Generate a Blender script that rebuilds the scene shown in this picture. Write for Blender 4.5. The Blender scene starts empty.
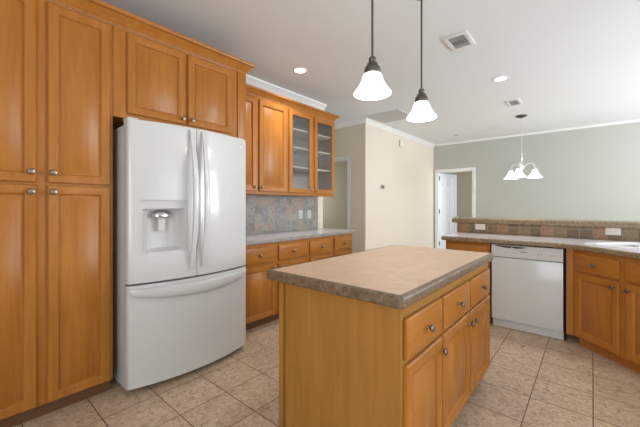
import bpy, bmesh, math, random
from mathutils import Vector, Matrix
random.seed(7)
PI = math.pi
S = bpy.context.scene
COL = S.collection

# ------------------------------------------------------------------ camera, world, light, exposure
cd = bpy.data.cameras.new('camera')
cam = bpy.data.objects.new('camera', cd)
COL.objects.link(cam)
cam.location = (0, 0, 1.258)
cam.rotation_euler = (PI/2, 0, math.radians(40.428))
cd.sensor_fit = 'HORIZONTAL'
cd.sensor_width = 36.0
cd.lens = 36.0*319.35/640
cd.shift_y = -(213.5-205.56)/640
cd.clip_start = 0.05
S.camera = cam

S.view_settings.view_transform = 'Standard'
S.view_settings.look = 'None'
S.view_settings.gamma = 1.0
S.view_settings.use_curve_mapping = False
S.view_settings.exposure = 0.05
S.cycles.use_denoising = True
S.cycles.max_bounces = 8
S.cycles.diffuse_bounces = 5
S.cycles.sample_clamp_indirect = 6.0

w = bpy.data.worlds.new('world')
S.world = w
w.use_nodes = True
bg = w.node_tree.nodes['Background']
bg.inputs['Color'].default_value = (0.86, 0.93, 1.0, 1)
bg.inputs['Strength'].default_value = 0.9

def area(name, loc, rot, sx, sy, power, color=(1, 1, 1), spread=PI):
    l = bpy.data.lights.new(name, 'AREA')
    l.shape = 'RECTANGLE'; l.size = sx; l.size_y = sy
    l.energy = power; l.color = color; l.spread = spread
    o = bpy.data.objects.new(name, l)
    COL.objects.link(o)
    o.location = loc; o.rotation_euler = rot
    return o
DAY = (0.87, 0.94, 1.0)
# area lights for unseen rear and right-hand windows, tilted up to brighten the ceiling
area('daylight_rear_window', (1.3, -1.95, 1.45), (PI/2+0.35, 0, 0), 3.0, 1.9, 88, DAY)
area('daylight_kitchen_window', (3.95, 2.4, 1.60), (PI/2+0.6, 0, PI/2), 2.6, 1.3, 30, DAY)
area('daylight_dining_window', (3.95, 5.4, 1.60), (PI/2+0.62, 0, PI/2+0.12), 3.4, 1.8, 340, DAY)
area('hall_fill', (-5.6, 5.5, 1.5), (PI/2, 0, -PI/2), 1.2, 1.3, 14, DAY)  # added fill lamp brightening the room behind the side doorway
area('far_room_light', (-0.7, 9.0, 1.5), (PI/2, 0, PI/2), 1.4, 1.3, 22, DAY)  # area light beyond the far door; no window is modelled there

# ------------------------------------------------------------------ materials
def srgb(r, g, b):
    f = lambda c: (c/255/12.92 if c/255 <= 0.04045 else ((c/255+0.055)/1.055)**2.4)
    return (f(r), f(g), f(b), 1)

class NT:
    def __init__(s, name, rough=0.5, spec=0.5):
        s.m = bpy.data.materials.new(name); s.m.use_nodes = True
        s.t = s.m.node_tree; s.n = s.t.nodes; s.b = s.n['Principled BSDF']
        s.b.inputs['Roughness'].default_value = rough
        s.b.inputs['Specular IOR Level'].default_value = spec
    def node(s, ty, **kw):
        n = s.n.new(ty)
        for k, v in kw.items(): setattr(n, k, v)
        return n
    def link(s, a, b): s.t.links.new(a, b)
    def setv(s, sock, v):
        if hasattr(v, 'is_output') or isinstance(v, bpy.types.NodeSocket): s.link(v, sock)
        else: sock.default_value = v
    def math(s, op, a, b=0.0, clamp=False):
        n = s.node('ShaderNodeMath', operation=op, use_clamp=clamp)
        s.setv(n.inputs[0], a); s.setv(n.inputs[1], b)
        return n.outputs[0]
    def ramp(s, fac, stops, interp='LINEAR'):
        n = s.node('ShaderNodeValToRGB'); s.link(fac, n.inputs[0])
        cr = n.color_ramp; cr.interpolation = interp
        while len(cr.elements) < len(stops): cr.elements.new(0.5)
        for e, (p, c) in zip(cr.elements, stops): e.position = p; e.color = c
        return n.outputs[0]
    def mix(s, fac, a, b, mode='MIX'):
        n = s.node('ShaderNodeMix', data_type='RGBA', blend_type=mode)
        s.setv(n.inputs['Factor'], fac); s.setv(n.inputs['A'], a); s.setv(n.inputs['B'], b)
        return n.outputs['Result']
    def coords(s, kind='Object', scale=(1, 1, 1), rand=False):
        tc = s.node('ShaderNodeTexCoord'); v = tc.outputs[kind]
        if rand:
            oi = s.node('ShaderNodeObjectInfo')
            vm = s.node('ShaderNodeVectorMath', operation='SCALE'); vm.inputs[0].default_value = (13.1, 7.7, 5.3)
            s.link(oi.outputs['Random'], vm.inputs['Scale'])
            va = s.node('ShaderNodeVectorMath', operation='ADD')
            s.link(v, va.inputs[0]); s.link(vm.outputs[0], va.inputs[1]); v = va.outputs[0]
        mp = s.node('ShaderNodeMapping'); s.link(v, mp.inputs[0]); mp.inputs['Scale'].default_value = scale
        return mp.outputs[0]
    def noise(s, vec, scale, detail=3, rough=0.5, dist=0.0):
        n = s.node('ShaderNodeTexNoise')
        s.link(vec, n.inputs['Vector']); n.inputs['Scale'].default_value = scale
        n.inputs['Detail'].default_value = detail; n.inputs['Roughness'].default_value = rough
        n.inputs['Distortion'].default_value = dist
        return n.outputs['Fac']
    def color(s, c): s.setv(s.b.inputs['Base Color'], c)
    def bump(s, h, strength, dist=0.01):
        n = s.node('ShaderNodeBump'); n.inputs['Strength'].default_value = strength
        n.inputs['Distance'].default_value = dist
        s.link(h, n.inputs['Height']); s.link(n.outputs[0], s.b.inputs['Normal'])

def plain(name, c, rough=0.5, metal=0.0, spec=0.5, var=0.04):
    m = NT(name, rough, spec)
    v = m.coords('Object', rand=True)
    f = m.noise(v, 6.0)
    d = tuple(x*(1-var) for x in c[:3])+(1,)
    m.color(m.mix(f, c, d))
    m.b.inputs['Metallic'].default_value = metal
    return m.m

def wood(name, horizontal=False, base=(173, 111, 45), dark=(162, 100, 36), light=(182, 120, 53), rough=0.34):
    m = NT(name, rough, 0.3)
    sc = (1.1, 16, 16) if horizontal else (16, 16, 1.1)
    g = m.noise(m.coords('Object', sc, True), 1.6, 5, 0.6, 0.5)
    c = m.ramp(g, [(0.25, srgb(*dark)), (0.5, srgb(*base)), (0.78, srgb(*light))])
    bl = m.noise(m.coords('Object', (3, 3, 0.9) if not horizontal else (0.9, 3, 3), True), 2.0, 3, 0.55, 0.8)
    bc = m.ramp(bl, [(0.3, (0.88, 0.86, 0.83, 1)), (0.7, (1.04, 1.04, 1.04, 1))])
    c = m.mix(0.8, c, bc, 'MULTIPLY')
    m.color(c)
    return m.m

MW = wood('maple_wood')
MH = wood('maple_wood_crosswise', True)
MP = wood('maple_end_panel_wood', base=(166, 117, 54), dark=(158, 108, 46), light=(173, 125, 62), rough=0.4)
MT = plain('toe_kick_wood', srgb(112, 78, 50), 0.55)
WHITE = plain('white_enamel', srgb(207, 206, 204), 0.16, 0, 0.5, 0.01)
WHITE2 = plain('white_plastic', srgb(202, 200, 197), 0.4, 0, 0.4, 0.02)
GREYP = plain('grey_plastic', srgb(120, 120, 120), 0.45)
BLACK = plain('black_rubber', srgb(16, 16, 17), 0.6)
NICKEL = plain('brushed_nickel', srgb(142, 126, 112), 0.36, 1.0)
CHROME = plain('chrome', srgb(205, 205, 205), 0.12, 1.0)
BRONZE = plain('dark_bronze', srgb(98, 92, 86), 0.42, 0.7)
SATIN = plain('satin_nickel', srgb(214, 212, 208), 0.35, 0.4)
TRIMW = plain('white_trim_paint', srgb(232, 232, 230), 0.4, 0, 0.4, 0.015)
GREYT = plain('pale_grey_trim_paint', srgb(206, 204, 196), 0.4, 0, 0.4, 0.015)
DOORP = plain('white_door_paint', srgb(226, 228, 232), 0.4, 0, 0.4, 0.015)
SINKM = plain('white_sink_enamel', srgb(240, 241, 244), 0.14, 0, 0.5, 0.01)
OUTM = plain('ivory_outlet_plastic', srgb(226, 216, 204), 0.4)
DARKV = plain('dark_metal_and_vent_shade', srgb(38, 38, 40), 0.7)  # dark metal; also paints the shade in vents and handle pocket
VENTM = plain('vent_grey_metal', srgb(180, 180, 180), 0.45, 0, 0.4)
GRILM = plain('return_grille_metal', srgb(206, 207, 206), 0.5, 0, 0.4)
PAINT_CREAM = None

def paint(name, c, bump=0.1, scale=90):
    m = NT(name, 0.75, 0.25)
    v = m.coords('Object')
    f = m.noise(v, 1.5, 3)
    m.color(m.mix(f, c, tuple(x*0.965 for x in c[:3])+(1,)))
    m.bump(m.noise(v, scale, 2), bump, 0.004)
    return m.m
CREAM = paint('cream_wall_paint', srgb(225, 214, 199))
SAGE = paint('sage_grey_wall_paint', srgb(182, 184, 177))
TAUPE = paint('taupe_wall_paint', srgb(210, 198, 178))
OLIVE = paint('grey_green_wall_paint', srgb(168, 157, 138))
CEIL = paint('ceiling_paint', srgb(232, 236, 239), 0.35, 55)

# floor: 12.4 inch mottled beige tiles
def floor_mat():
    m = NT('floor_tile', 0.42, 0.4)
    T = 0.3145
    tc = m.coords('Object')
    sx = m.node('ShaderNodeSeparateXYZ'); m.link(tc, sx.inputs[0])
    u = m.math('DIVIDE', m.math('SUBTRACT', sx.outputs[0], 0.005-40*T), T)
    v = m.math('DIVIDE', m.math('SUBTRACT', sx.outputs[1], 0.915-40*T), T)
    fu = m.math('FRACT', u); fv = m.math('FRACT', v)
    def edge(f):
        return m.math('SUBTRACT', 0.5, m.math('ABSOLUTE', m.math('SUBTRACT', f, 0.5)))
    e = m.math('MINIMUM', edge(fu), edge(fv))
    gm = m.node('ShaderNodeMapRange'); m.link(e, gm.inputs['Value'])
    gm.inputs['From Min'].default_value = 0.006; gm.inputs['From Max'].default_value = 0.013
    cell = m.node('ShaderNodeCombineXYZ')
    m.link(m.math('FLOOR', u), cell.inputs[0]); m.link(m.math('FLOOR', v), cell.inputs[1])
    wn = m.node('ShaderNodeTexWhiteNoise'); m.link(cell.outputs[0], wn.inputs['Vector'])
    off = m.node('ShaderNodeVectorMath', operation='SCALE'); m.link(wn.outputs['Color'], off.inputs[0]); off.inputs['Scale'].default_value = 9
    add = m.node('ShaderNodeVectorMath', operation='ADD'); m.link(tc, add.inputs[0]); m.link(off.outputs[0], add.inputs[1])
    n1 = m.noise(add.outputs[0], 34, 4, 0.6, 1.0)
    n2 = m.noise(add.outputs[0], 6, 3, 0.5, 0.4)
    c = m.ramp(n1, [(0.28, srgb(146, 118, 92)), (0.44, srgb(190, 166, 140)), (0.62, srgb(208, 187, 162)), (0.8, srgb(220, 203, 182))])
    c2 = m.ramp(n2, [(0.3, (0.86, 0.84, 0.82, 1)), (0.7, (1.05, 1.05, 1.05, 1))])
    c = m.mix(0.8, c, c2, 'MULTIPLY')
    tone = m.ramp(wn.outputs['Value'], [(0, (0.92, 0.91, 0.90, 1)), (1, (1.04, 1.04, 1.04, 1))])
    c = m.mix(1.0, c, tone, 'MULTIPLY')
    m.color(m.mix(gm.outputs[0], srgb(112, 84, 62), c))
    m.bump(gm.outputs[0], 0.5, 0.002)
    return m.m
FLOOR = floor_mat()

# small slate-look wall tiles; ax = which object axes run across and up
def tile_mat(name, ax, size, origin, stops, grout, every=None, terra=None, mott=0.6):
    m = NT(name, 0.45, 0.4)
    tc = m.coords('Object')
    sx = m.node('ShaderNodeSeparateXYZ'); m.link(tc, sx.inputs[0])
    u = m.math('DIVIDE', m.math('SUBTRACT', sx.outputs[ax[0]], origin[0]-100*size[0]), size[0])
    v = m.math('DIVIDE', m.math('SUBTRACT', sx.outputs[ax[1]], origin[1]-100*size[1]), size[1])
    def edge(f): return m.math('SUBTRACT', 0.5, m.math('ABSOLUTE', m.math('SUBTRACT', m.math('FRACT', f), 0.5)))
    e = m.math('MINIMUM', edge(u), edge(v))
    gm = m.node('ShaderNodeMapRange'); m.link(e, gm.inputs['Value'])
    gm.inputs['From Min'].default_value = 0.012; gm.inputs['From Max'].default_value = 0.035
    cell = m.node('ShaderNodeCombineXYZ')
    fu = m.math('FLOOR', u)
    m.link(fu, cell.inputs[0]); m.link(m.math('FLOOR', v), cell.inputs[1])
    wn = m.node('ShaderNodeTexWhiteNoise'); m.link(cell.outputs[0], wn.inputs['Vector'])
    c = m.ramp(wn.outputs['Value'], stops, 'CONSTANT')
    if every:
        md = m.math('MODULO', m.math('ADD', fu, 0.5), float(every))
        c = m.mix(m.math('LESS_THAN', md, 1.0), c, terra)
    off = m.node('ShaderNodeVectorMath', operation='SCALE'); m.link(wn.outputs['Color'], off.inputs[0]); off.inputs['Scale'].default_value = 5
    add = m.node('ShaderNodeVectorMath', operation='ADD'); m.link(tc, add.inputs[0]); m.link(off.outputs[0], add.inputs[1])
    n1 = m.noise(add.outputs[0], 32, 4, 0.62, 0.8)
    c2 = m.ramp(n1, [(0.28, (0.62, 0.61, 0.60, 1)), (0.55, (1, 1, 1, 1)), (0.8, (1.25, 1.22, 1.2, 1))])
    c = m.mix(mott, c, c2, 'MULTIPLY')
    m.color(m.mix(gm.outputs[0], grout, c))
    m.bump(gm.outputs[0], 0.4, 0.002)
    return m.m
SPLASH = tile_mat('slate_backsplash_tile', (1, 2), (0.105, 0.105), (0.02, 0.0),
    [(0, srgb(150, 145, 138)), (0.25, srgb(164, 155, 145)), (0.45, srgb(144, 142, 139)), (0.62, srgb(168, 150, 136)), (0.76, srgb(154, 151, 147)), (0.9, srgb(140, 132, 124))],
    srgb(158, 152, 145), mott=1.0)
BARTILE = tile_mat('brown_bar_tile', (0, 2), (0.1085, 0.126), (0.007, 0.0),
    [(0, srgb(128, 106, 78)), (0.3, srgb(116, 98, 72)), (0.6, srgb(138, 116, 86)), (0.8, srgb(122, 106, 82))],
    srgb(150, 132, 110), 4, srgb(156, 118, 90), 1.0)

def stone(name, stops, scale=30, rough=0.35, joints=None):
    m = NT(name, rough, 0.45)
    v = m.coords('Object')
    n1 = m.noise(v, scale, 5, 0.65, 0.6)
    n2 = m.noise(v, scale*0.16, 3, 0.5, 0.3)
    c = m.ramp(n1, stops)
    c2 = m.ramp(n2, [(0.3, (0.9, 0.89, 0.88, 1)), (0.7, (1.05, 1.05, 1.05, 1))])
    m.color(m.mix(0.8, c, c2, 'MULTIPLY'))
    return m.m
ITOP = stone('island_laminate', [(0.3, srgb(196, 166, 140)), (0.5, srgb(206, 176, 150)), (0.7, srgb(213, 184, 158))], 14, 0.36)
IEDGE = stone('brown_stone_edge', [(0.3, srgb(80, 64, 48)), (0.5, srgb(112, 92, 70)), (0.72, srgb(140, 120, 96))], 45, 0.4)
CTOP = stone('laminate_painted_reflection', [(0.3, srgb(206, 202, 206)), (0.5, srgb(220, 217, 222)), (0.7, srgb(226, 224, 228))], 26, 0.13)  # pale bluish base colour has the window reflection painted in
CEDGE = stone('stone_edge_painted_reflection', [(0.3, srgb(112, 104, 98)), (0.5, srgb(150, 142, 136)), (0.72, srgb(180, 172, 166))], 60, 0.35)  # grey tone puts reflected window light into the edge colour
BEDGE = stone('tan_stone_edge', [(0.3, srgb(96, 78, 58)), (0.5, srgb(138, 116, 88)), (0.72, srgb(168, 148, 120))], 55, 0.4)

def glass_mat():
    m = NT('reeded_cabinet_glass', 0.07, 0.5)
    m.b.inputs['Base Color'].default_value = (0.93, 0.95, 0.95, 1)
    m.b.inputs['Transmission Weight'].default_value = 0.97
    m.b.inputs['IOR'].default_value = 1.3
    v = m.coords('Object')
    wv = m.node('ShaderNodeTexWave', wave_type='BANDS', bands_direction='X'); m.link(v, wv.inputs['Vector']); wv.inputs['Scale'].default_value = 42
    m.bump(wv.outputs['Fac'], 0.25, 0.002)
    return m.m
GLASS = glass_mat()

def emit(name, c, strength, base=(0.9, 0.9, 0.88, 1)):
    m = NT(name, 0.3)
    m.b.inputs['Base Color'].default_value = base
    m.b.inputs['Emission Color'].default_value = c
    n = m.noise(m.coords('Object'), 8.0, 2)
    r = m.node('ShaderNodeMapRange'); m.link(n, r.inputs['Value'])
    r.inputs['To Min'].default_value = strength*0.9; r.inputs['To Max'].default_value = strength*1.1
    m.link(r.outputs[0], m.b.inputs['Emission Strength'])
    return m.m
SHADE = emit('lit_frosted_glass', (1.0, 0.96, 0.90, 1), 3.2)
SHADE2 = emit('lit_white_glass', (1.0, 0.97, 0.93, 1), 2.2)
LENS = emit('lit_downlight_lens', (1.0, 0.97, 0.92, 1), 9.0)
LENSOFF = plain('unlit_downlight_lens', srgb(160, 160, 158), 0.5)

# ------------------------------------------------------------------ mesh helpers
def B(): return bmesh.new()

def box(bm, x0, x1, y0, y1, z0, z1, bev=0.0, seg=2):
    r = bmesh.ops.create_cube(bm, size=1.0)
    vs = r['verts']
    for v in vs:
        v.co = Vector((x0 if v.co.x < 0 else x1, y0 if v.co.y < 0 else y1, z0 if v.co.z < 0 else z1))
    if bev > 0:
        es = list({e for v in vs for e in v.link_edges})
        bmesh.ops.bevel(bm, geom=es, offset=bev, segments=seg, profile=0.5, affect='EDGES')
    return bm

def lathe(bm, prof, M=None, seg=24, cap=True):
    M = M or Matrix()
    rings = []
    for r, z in prof:
        if r < 1e-6: rings.append([bm.verts.new(M @ Vector((0, 0, z)))])
        else: rings.append([bm.verts.new(M @ Vector((r*math.cos(2*PI*i/seg), r*math.sin(2*PI*i/seg), z))) for i in range(seg)])
    for a, b in zip(rings, rings[1:]):
        if len(a) == 1 and len(b) == 1: continue
        for i in range(seg):
            j = (i+1) % seg
            if len(a) == 1: bm.faces.new((a[0], b[j], b[i]))
            elif len(b) == 1: bm.faces.new((a[i], a[j], b[0]))
            else: bm.faces.new((a[i], a[j], b[j], b[i]))
    if cap:
        if len(rings[0]) > 1: bm.faces.new(list(reversed(rings[0])))
        if len(rings[-1]) > 1: bm.faces.new(rings[-1])
    bmesh.ops.recalc_face_normals(bm, faces=bm.faces[:])
    return bm

def tube(bm, pts, rad, seg=10):
    pts = [Vector(p) for p in pts]
    rads = rad if isinstance(rad, (list, tuple)) else [rad]*len(pts)
    rings = []
    up = Vector((0, 0, 1))
    for i, p in enumerate(pts):
        t = (pts[min(i+1, len(pts)-1)]-pts[max(i-1, 0)]).normalized()
        a = t.cross(up)
        if a.length < 1e-3: a = t.cross(Vector((1, 0, 0)))
        a.normalize(); b = t.cross(a).normalized()
        rings.append([bm.verts.new(p+(a*math.cos(2*PI*k/seg)+b*math.sin(2*PI*k/seg))*rads[i]) for k in range(seg)])
    for a, b in zip(rings, rings[1:]):
        for k in range(seg):
            bm.faces.new((a[k], a[(k+1) % seg], b[(k+1) % seg], b[k]))
    bm.faces.new(rings[0]); bm.faces.new(list(reversed(rings[-1])))
    bmesh.ops.recalc_face_normals(bm, faces=bm.faces[:])
    return bm

def prism(bm, poly, z0, z1):
    lo = [bm.verts.new((x, y, z0)) for x, y in poly]
    hi = [bm.verts.new((x, y, z1)) for x, y in poly]
    n = len(poly)
    for i in range(n): bm.faces.new((lo[i], lo[(i+1) % n], hi[(i+1) % n], hi[i]))
    bm.faces.new(list(reversed(lo))); bm.faces.new(hi)
    bmesh.ops.recalc_face_normals(bm, faces=bm.faces[:])
    return bm

def sweep(bm, prof, path):
    """closed 2-D profile (out, z) carried along an open plan path with mitred corners; 'out' is to the right of travel"""
    n = len(path); rings = []
    P = [Vector((x, y)) for x, y in path]
    for i in range(n):
        d0 = (P[i]-P[i-1]).normalized() if i > 0 else (P[1]-P[0]).normalized()
        d1 = (P[i+1]-P[i]).normalized() if i < n-1 else d0
        n0 = Vector((d0.y, -d0.x)); n1 = Vector((d1.y, -d1.x))
        m = (n0+n1).normalized(); m = m/max(0.2, m.dot(n0))
        rings.append([bm.verts.new((P[i].x+m.x*o, P[i].y+m.y*o, z)) for o, z in prof])
    k = len(prof)
    for a, b in zip(rings, rings[1:]):
        for j in range(k): bm.faces.new((a[j], a[(j+1) % k], b[(j+1) % k], b[j]))
    bm.faces.new(rings[0]); bm.faces.new(list(reversed(rings[-1])))
    bmesh.ops.recalc_face_normals(bm, faces=bm.faces[:])
    return bm

def obj(name, bm, mat, parent=None, smooth=True, angle=38):
    me = bpy.data.meshes.new(name)
    bm.to_mesh(me); bm.free()
    me.materials.append(mat)
    if smooth:
        me.polygons.foreach_set('use_smooth', [True]*len(me.polygons))
        me.set_sharp_from_angle(angle=math.radians(angle))
    o = bpy.data.objects.new(name, me)
    COL.objects.link(o)
    if parent is not None: o.parent = parent
    return o

def tag(o, label, cat, group=None):
    o['label'] = label; o['category'] = cat
    if group: o['group'] = group
    return o

def thing(name, label, cat, loc=(0, 0, 0), rz=0.0, group=None):
    o = bpy.data.objects.new(name, None)
    COL.objects.link(o)
    o.empty_display_size = 0.1
    o.location = loc; o.rotation_euler = (0, 0, rz)
    return tag(o, label, cat, group)

def struct(name, bm, mat, parent=None):
    o = obj(name, bm, mat, parent)
    if parent is None: o['kind'] = 'structure'
    return o

def dup(root, loc, label, rz=None):
    r = root.copy(); COL.objects.link(r); r.location = loc; r['label'] = label
    if rz is not None: r.rotation_euler = (0, 0, rz)
    for ch in list(root.children):
        c = ch.copy(); COL.objects.link(c); c.parent = r
        for g in list(ch.children):
            d = g.copy(); COL.objects.link(d); d.parent = c
    return r

# ------------------------------------------------------------------ the setting
CZ = 2.78
WX = -3.12          # kitchen wall
CX = -3.03          # cream wall
SY = 4.78           # side wall facing the kitchen, with a doorway
GY = 7.95           # sage far wall
struct('floor', box(B(), -6.5, 4.2, -2.2, 11.5, -0.08, 0), FLOOR)
struct('ceiling', box(B(), -6.5, 4.2, -2.2, 11.5, CZ, CZ+0.1), CEIL)
struct('wall_left', box(B(), WX-0.12, WX, -2.2, 3.73, 0, CZ), CREAM)
# side wall with doorway x -4.22..-3.40
bm = B(); box(bm, CX-0.37, CX, SY, SY+0.12, 0, CZ); box(bm, -6.5, -4.22, SY, SY+0.12, 0, CZ); box(bm, -4.22, CX-0.37, SY, SY+0.12, 2.09, CZ)
struct('wall_side', bm, TAUPE)
struct('wall_middle', box(B(), CX-0.12, CX+0.004, SY+0.004, GY, 0, CZ), CREAM)
struct('wall_hall', box(B(), -6.5, CX-0.12, 6.2, 6.3, 0, CZ), OLIVE)
# far wall with doorway
DX0, DX1, DH = -2.925, -2.115, 2.08
bm = B(); box(bm, CX-0.12, DX0, GY, GY+0.12, 0, CZ); box(bm, DX1, 4.2, GY, GY+0.12, 0, CZ); box(bm, DX0, DX1, GY, GY+0.12, DH, CZ)
struct('wall_far', bm, SAGE)
bm = B(); box(bm, -5.2, -0.5, 10.0, 10.1, 0, CZ)
struct('wall_back', bm, TAUPE)
def wall_with_window(name, fixed, a0, a1, b0, b1, z0, z1, axis, t, mat):
    bm = B()
    def bb(p0, p1, q0, q1):
        if axis == 'x': box(bm, fixed, fixed+t, p0, p1, q0, q1)
        else: box(bm, p0, p1, fixed, fixed+t, q0, q1)
    edges = sorted(b0)
    cur = a0
    for (s, e) in edges:
        bb(cur, s, 0, CZ); bb(s, e, 0, z0); bb(s, e, z1, CZ); cur = e
    bb(cur, a1, 0, CZ)
    struct(name, bm, mat)
wall_with_window('wall_right', 4.0, -2.2, GY, [(0.1, 2.7), (4.6, 7.6)], None, 0.5, 2.35, 'x', 0.12, SAGE)
wall_with_window('wall_rear', -2.12, WX, 4.0, [(-1.2, 2.4)], None, 0.5, 2.4, 'y', 0.12, CREAM)

# white crown moulding (trim) where the walls meet the ceiling
CROWN = [(0, CZ-0.10), (0.012, CZ-0.10), (0.018, CZ-0.085), (0.05, CZ-0.035), (0.07, CZ-0.02), (0.075, CZ-0.0005), (0, CZ-0.0005)]
struct('trim_1', sweep(B(), CROWN, [(WX, -2.0), (WX, 3.735)]), TRIMW)
CROWN2 = [(a*0.72, CZ-(CZ-b)*0.72) for a, b in CROWN]
CROWN3 = [(a*0.40, CZ-(CZ-b)*0.40) for a, b in CROWN]
struct('trim_2', sweep(B(), CROWN2, [(-6.4, SY), (CX+0.004, SY), (CX+0.004, GY)]), TRIMW)
struct('trim_5', sweep(B(), CROWN3, [(CX+0.06, GY), (4.0, GY)]), TRIMW)
# door casings
def casing(name, x0, x1, z1, y, w=0.075, d=0.02, mat=TRIMW):
    bm = B()
    box(bm, x0-w, x0, y-d, y, 0, z1+w, 0.004); box(bm, x1, x1+w, y-d, y, 0, z1+w, 0.004); box(bm, x0, x1, y-d, y, z1, z1+w, 0.004)
    box(bm, x0-0.001, x0+0.015, y-0.004, y+0.12, 0, z1); box(bm, x1-0.015, x1+0.001, y-0.004, y+0.12, 0, z1); box(bm, x0, x1, y-0.004, y+0.12, z1-0.015, z1)
    return struct(name, bm, mat)
casing('trim_3', DX0, DX1, DH, GY, 0.066)
casing('trim_4', -4.22, CX-0.37, 2.09, SY, 0.07, mat=GREYT)
struct('baseboard_middle', box(B(), CX+0.0045, CX+0.018, SY+0.02, GY-0.015, 0, 0.11, 0.003), TRIMW)
struct('baseboard_far', box(B(), DX1+0.08, 3.99, GY-0.014, GY, 0, 0.11, 0.003), TRIMW)
struct('baseboard_side', box(B(), CX-0.29, CX, SY-0.014, SY, 0, 0.11, 0.003), TRIMW)

# six panel door standing open into the room beyond
def rect_rings(bm, x0, x1, z0, z1, rings, cap=True, M=None):
    """nested rectangles: (inset, y) front faces"""
    M = M or Matrix()
    rr = []
    for ins, y in rings:
        rr.append([bm.verts.new(M @ Vector(p)) for p in ((x0+ins, y, z0+ins), (x1-ins, y, z0+ins), (x1-ins, y, z1-ins), (x0+ins, y, z1-ins))])
    for a, b in zip(rr, rr[1:]):
        for i in range(4): bm.faces.new((a[i], a[(i+1) % 4], b[(i+1) % 4], b[i]))
    if cap: bm.faces.new(rr[-1])
    return rr

def panel_door():
    Wd, Hd = 0.735, 2.055
    d = bpy.data.objects.new('door_1', None); COL.objects.link(d)
    d.location = (DX0+0.018, GY+0.06, 0.01); d.rotation_euler = (0, 0, math.radians(74))
    d['kind'] = 'structure'
    bm = B(); box(bm, 0, Wd, 0, 0.035, 0, Hd, 0.002)
    for (x0, x1) in ((0.11, 0.345), (0.41, 0.645)):
        for (z0, z1) in ((0.2, 0.85), (1.0, 1.62), (1.73, 1.98)):
            rect_rings(bm, x0, x1, z0, z1, [(0, -0.0005), (0.004, -0.008), (0.016, -0.008), (0.022, -0.001), (0.05, -0.006)])
    bmesh.ops.recalc_face_normals(bm, faces=bm.faces[:])
    obj('door_leaf', bm, DOORP, d)
    bm = B(); lathe(bm, [(0.026, 0), (0.026, 0.006), (0.01, 0.01), (0.01, 0.035), (0.026, 0.045), (0.024, 0.065), (0, 0.07)], Matrix.Translation((Wd-0.07, 0, 0.95)) @ Matrix.Rotation(PI/2, 4, 'X'), 16)
    obj('door_handle', bm, SATIN, d)
    for z in (0.25, 1.05, 1.88):
        bm = B(); lathe(bm, [(0.011, 0), (0.011, 0.1)], Matrix.Translation((-0.006, -0.008, z)), 10)
        obj('hinge', bm, DARKV, d)
panel_door()

# ------------------------------------------------------------------ cabinets
KN = [(0.006, 0), (0.0075, 0.002), (0.0055, 0.008), (0.006, 0.014), (0.014, 0.019), (0.0165, 0.024), (0.014, 0.029), (0.007, 0.0315), (0, 0.032)]
def knob(parent, x, y, z):
    bm = B()
    lathe(bm, [(a*1.1, b*1.05) for a, b in KN], Matrix.Translation((x, y, z)) @ Matrix.Rotation(PI/2, 4, 'X'), 18)
    return obj('knob', bm, NICKEL, parent)

def cab_door(root, x0, x1, z0, z1, kx=None, kz=None, glass=False, rail=0.058, th=0.02):
    """overlay door with raised centre panel; closed at y -th .. 0"""
    bm = B()
    bk = -0.0008
    back = [bm.verts.new(p) for p in ((x0, bk, z0), (x1, bk, z0), (x1, bk, z1), (x0, bk, z1))]
    if glass:
        fr = rect_rings(bm, x0, x1, z0, z1, [(0, bk), (0, -th+0.005), (0.005, -th), (rail-0.006, -th), (rail, -th+0.006), (rail, bk)], cap=False)
        bm.verts.ensure_lookup_table()
        a, b = fr[0], fr[-1]
        for i in range(4): bm.faces.new((a[i], b[i], b[(i+1) % 4], a[(i+1) % 4]))
        bmesh.ops.delete(bm, geom=back, context='VERTS')
    else:
        rect_rings(bm, x0, x1, z0, z1, [(0, bk), (0, -th+0.006), (0.006, -th), (rail-0.012, -th), (rail-0.005, -th+0.005), (rail, -th+0.016), (rail+0.009, -th+0.016)], cap=True)
        bmesh.ops.delete(bm, geom=back, context='VERTS')
        bm.faces.new([bm.verts.new(p) for p in ((x0, bk, z0), (x0, bk, z1), (x1, bk, z1), (x1, bk, z0))])
    bmesh.ops.remove_doubles(bm, verts=bm.verts[:], dist=1e-5)
    bmesh.ops.recalc_face_normals(bm, faces=bm.faces[:])
    d = obj('door', bm, MW, root)
    if glass:
        g = obj('glass_pane', box(B(), x0+rail-0.004, x1-rail+0.004, -0.010, -0.006, z0+rail-0.004, z1-rail+0.004), GLASS, d)
        g['label'] = 'reeded glass pane'
    else:
        bm = B()
        i = rail+0.009
        rect_rings(bm, x0+i, x1-i, z0+i, z1-i, [(0, -th+0.0158), (0, -th+0.014), (0.030, -th+0.0025), (0.033, -th+0.0005)])
        bmesh.ops.recalc_face_normals(bm, faces=bm.faces[:])
        # keep outward normals towards the front
        for f in bm.faces:
            if f.normal.y > 0: f.normal_flip()
        obj('panel', bm, MW, d)
    if kx is not None: knob(d, kx, -th, kz)
    return d

def cab_drawer(root, x0, x1, z0, z1, th=0.02, kn=True):
    bm = B(); box(bm, x0, x1, -th, -0.0008, z0, z1, 0.006, 3)
    d = obj('drawer', bm, MH, root)
    if kn: knob(d, (x0+x1)/2, -th, (z0+z1)/2)
    return d

def carcass(root, W, D, z0, z1, mat=MW, x0=0.0):
    return obj('carcass', box(B(), x0, W, 0, D, z0, z1, 0.0015, 1), mat, root)

def toe(root, x0, x1, D, h=0.095, rec=0.075, mat=MT):
    return obj('toe_kick', box(B(), x0, x1, rec, D, 0, h-0.0005), mat, root)

R90 = PI/2
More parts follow.
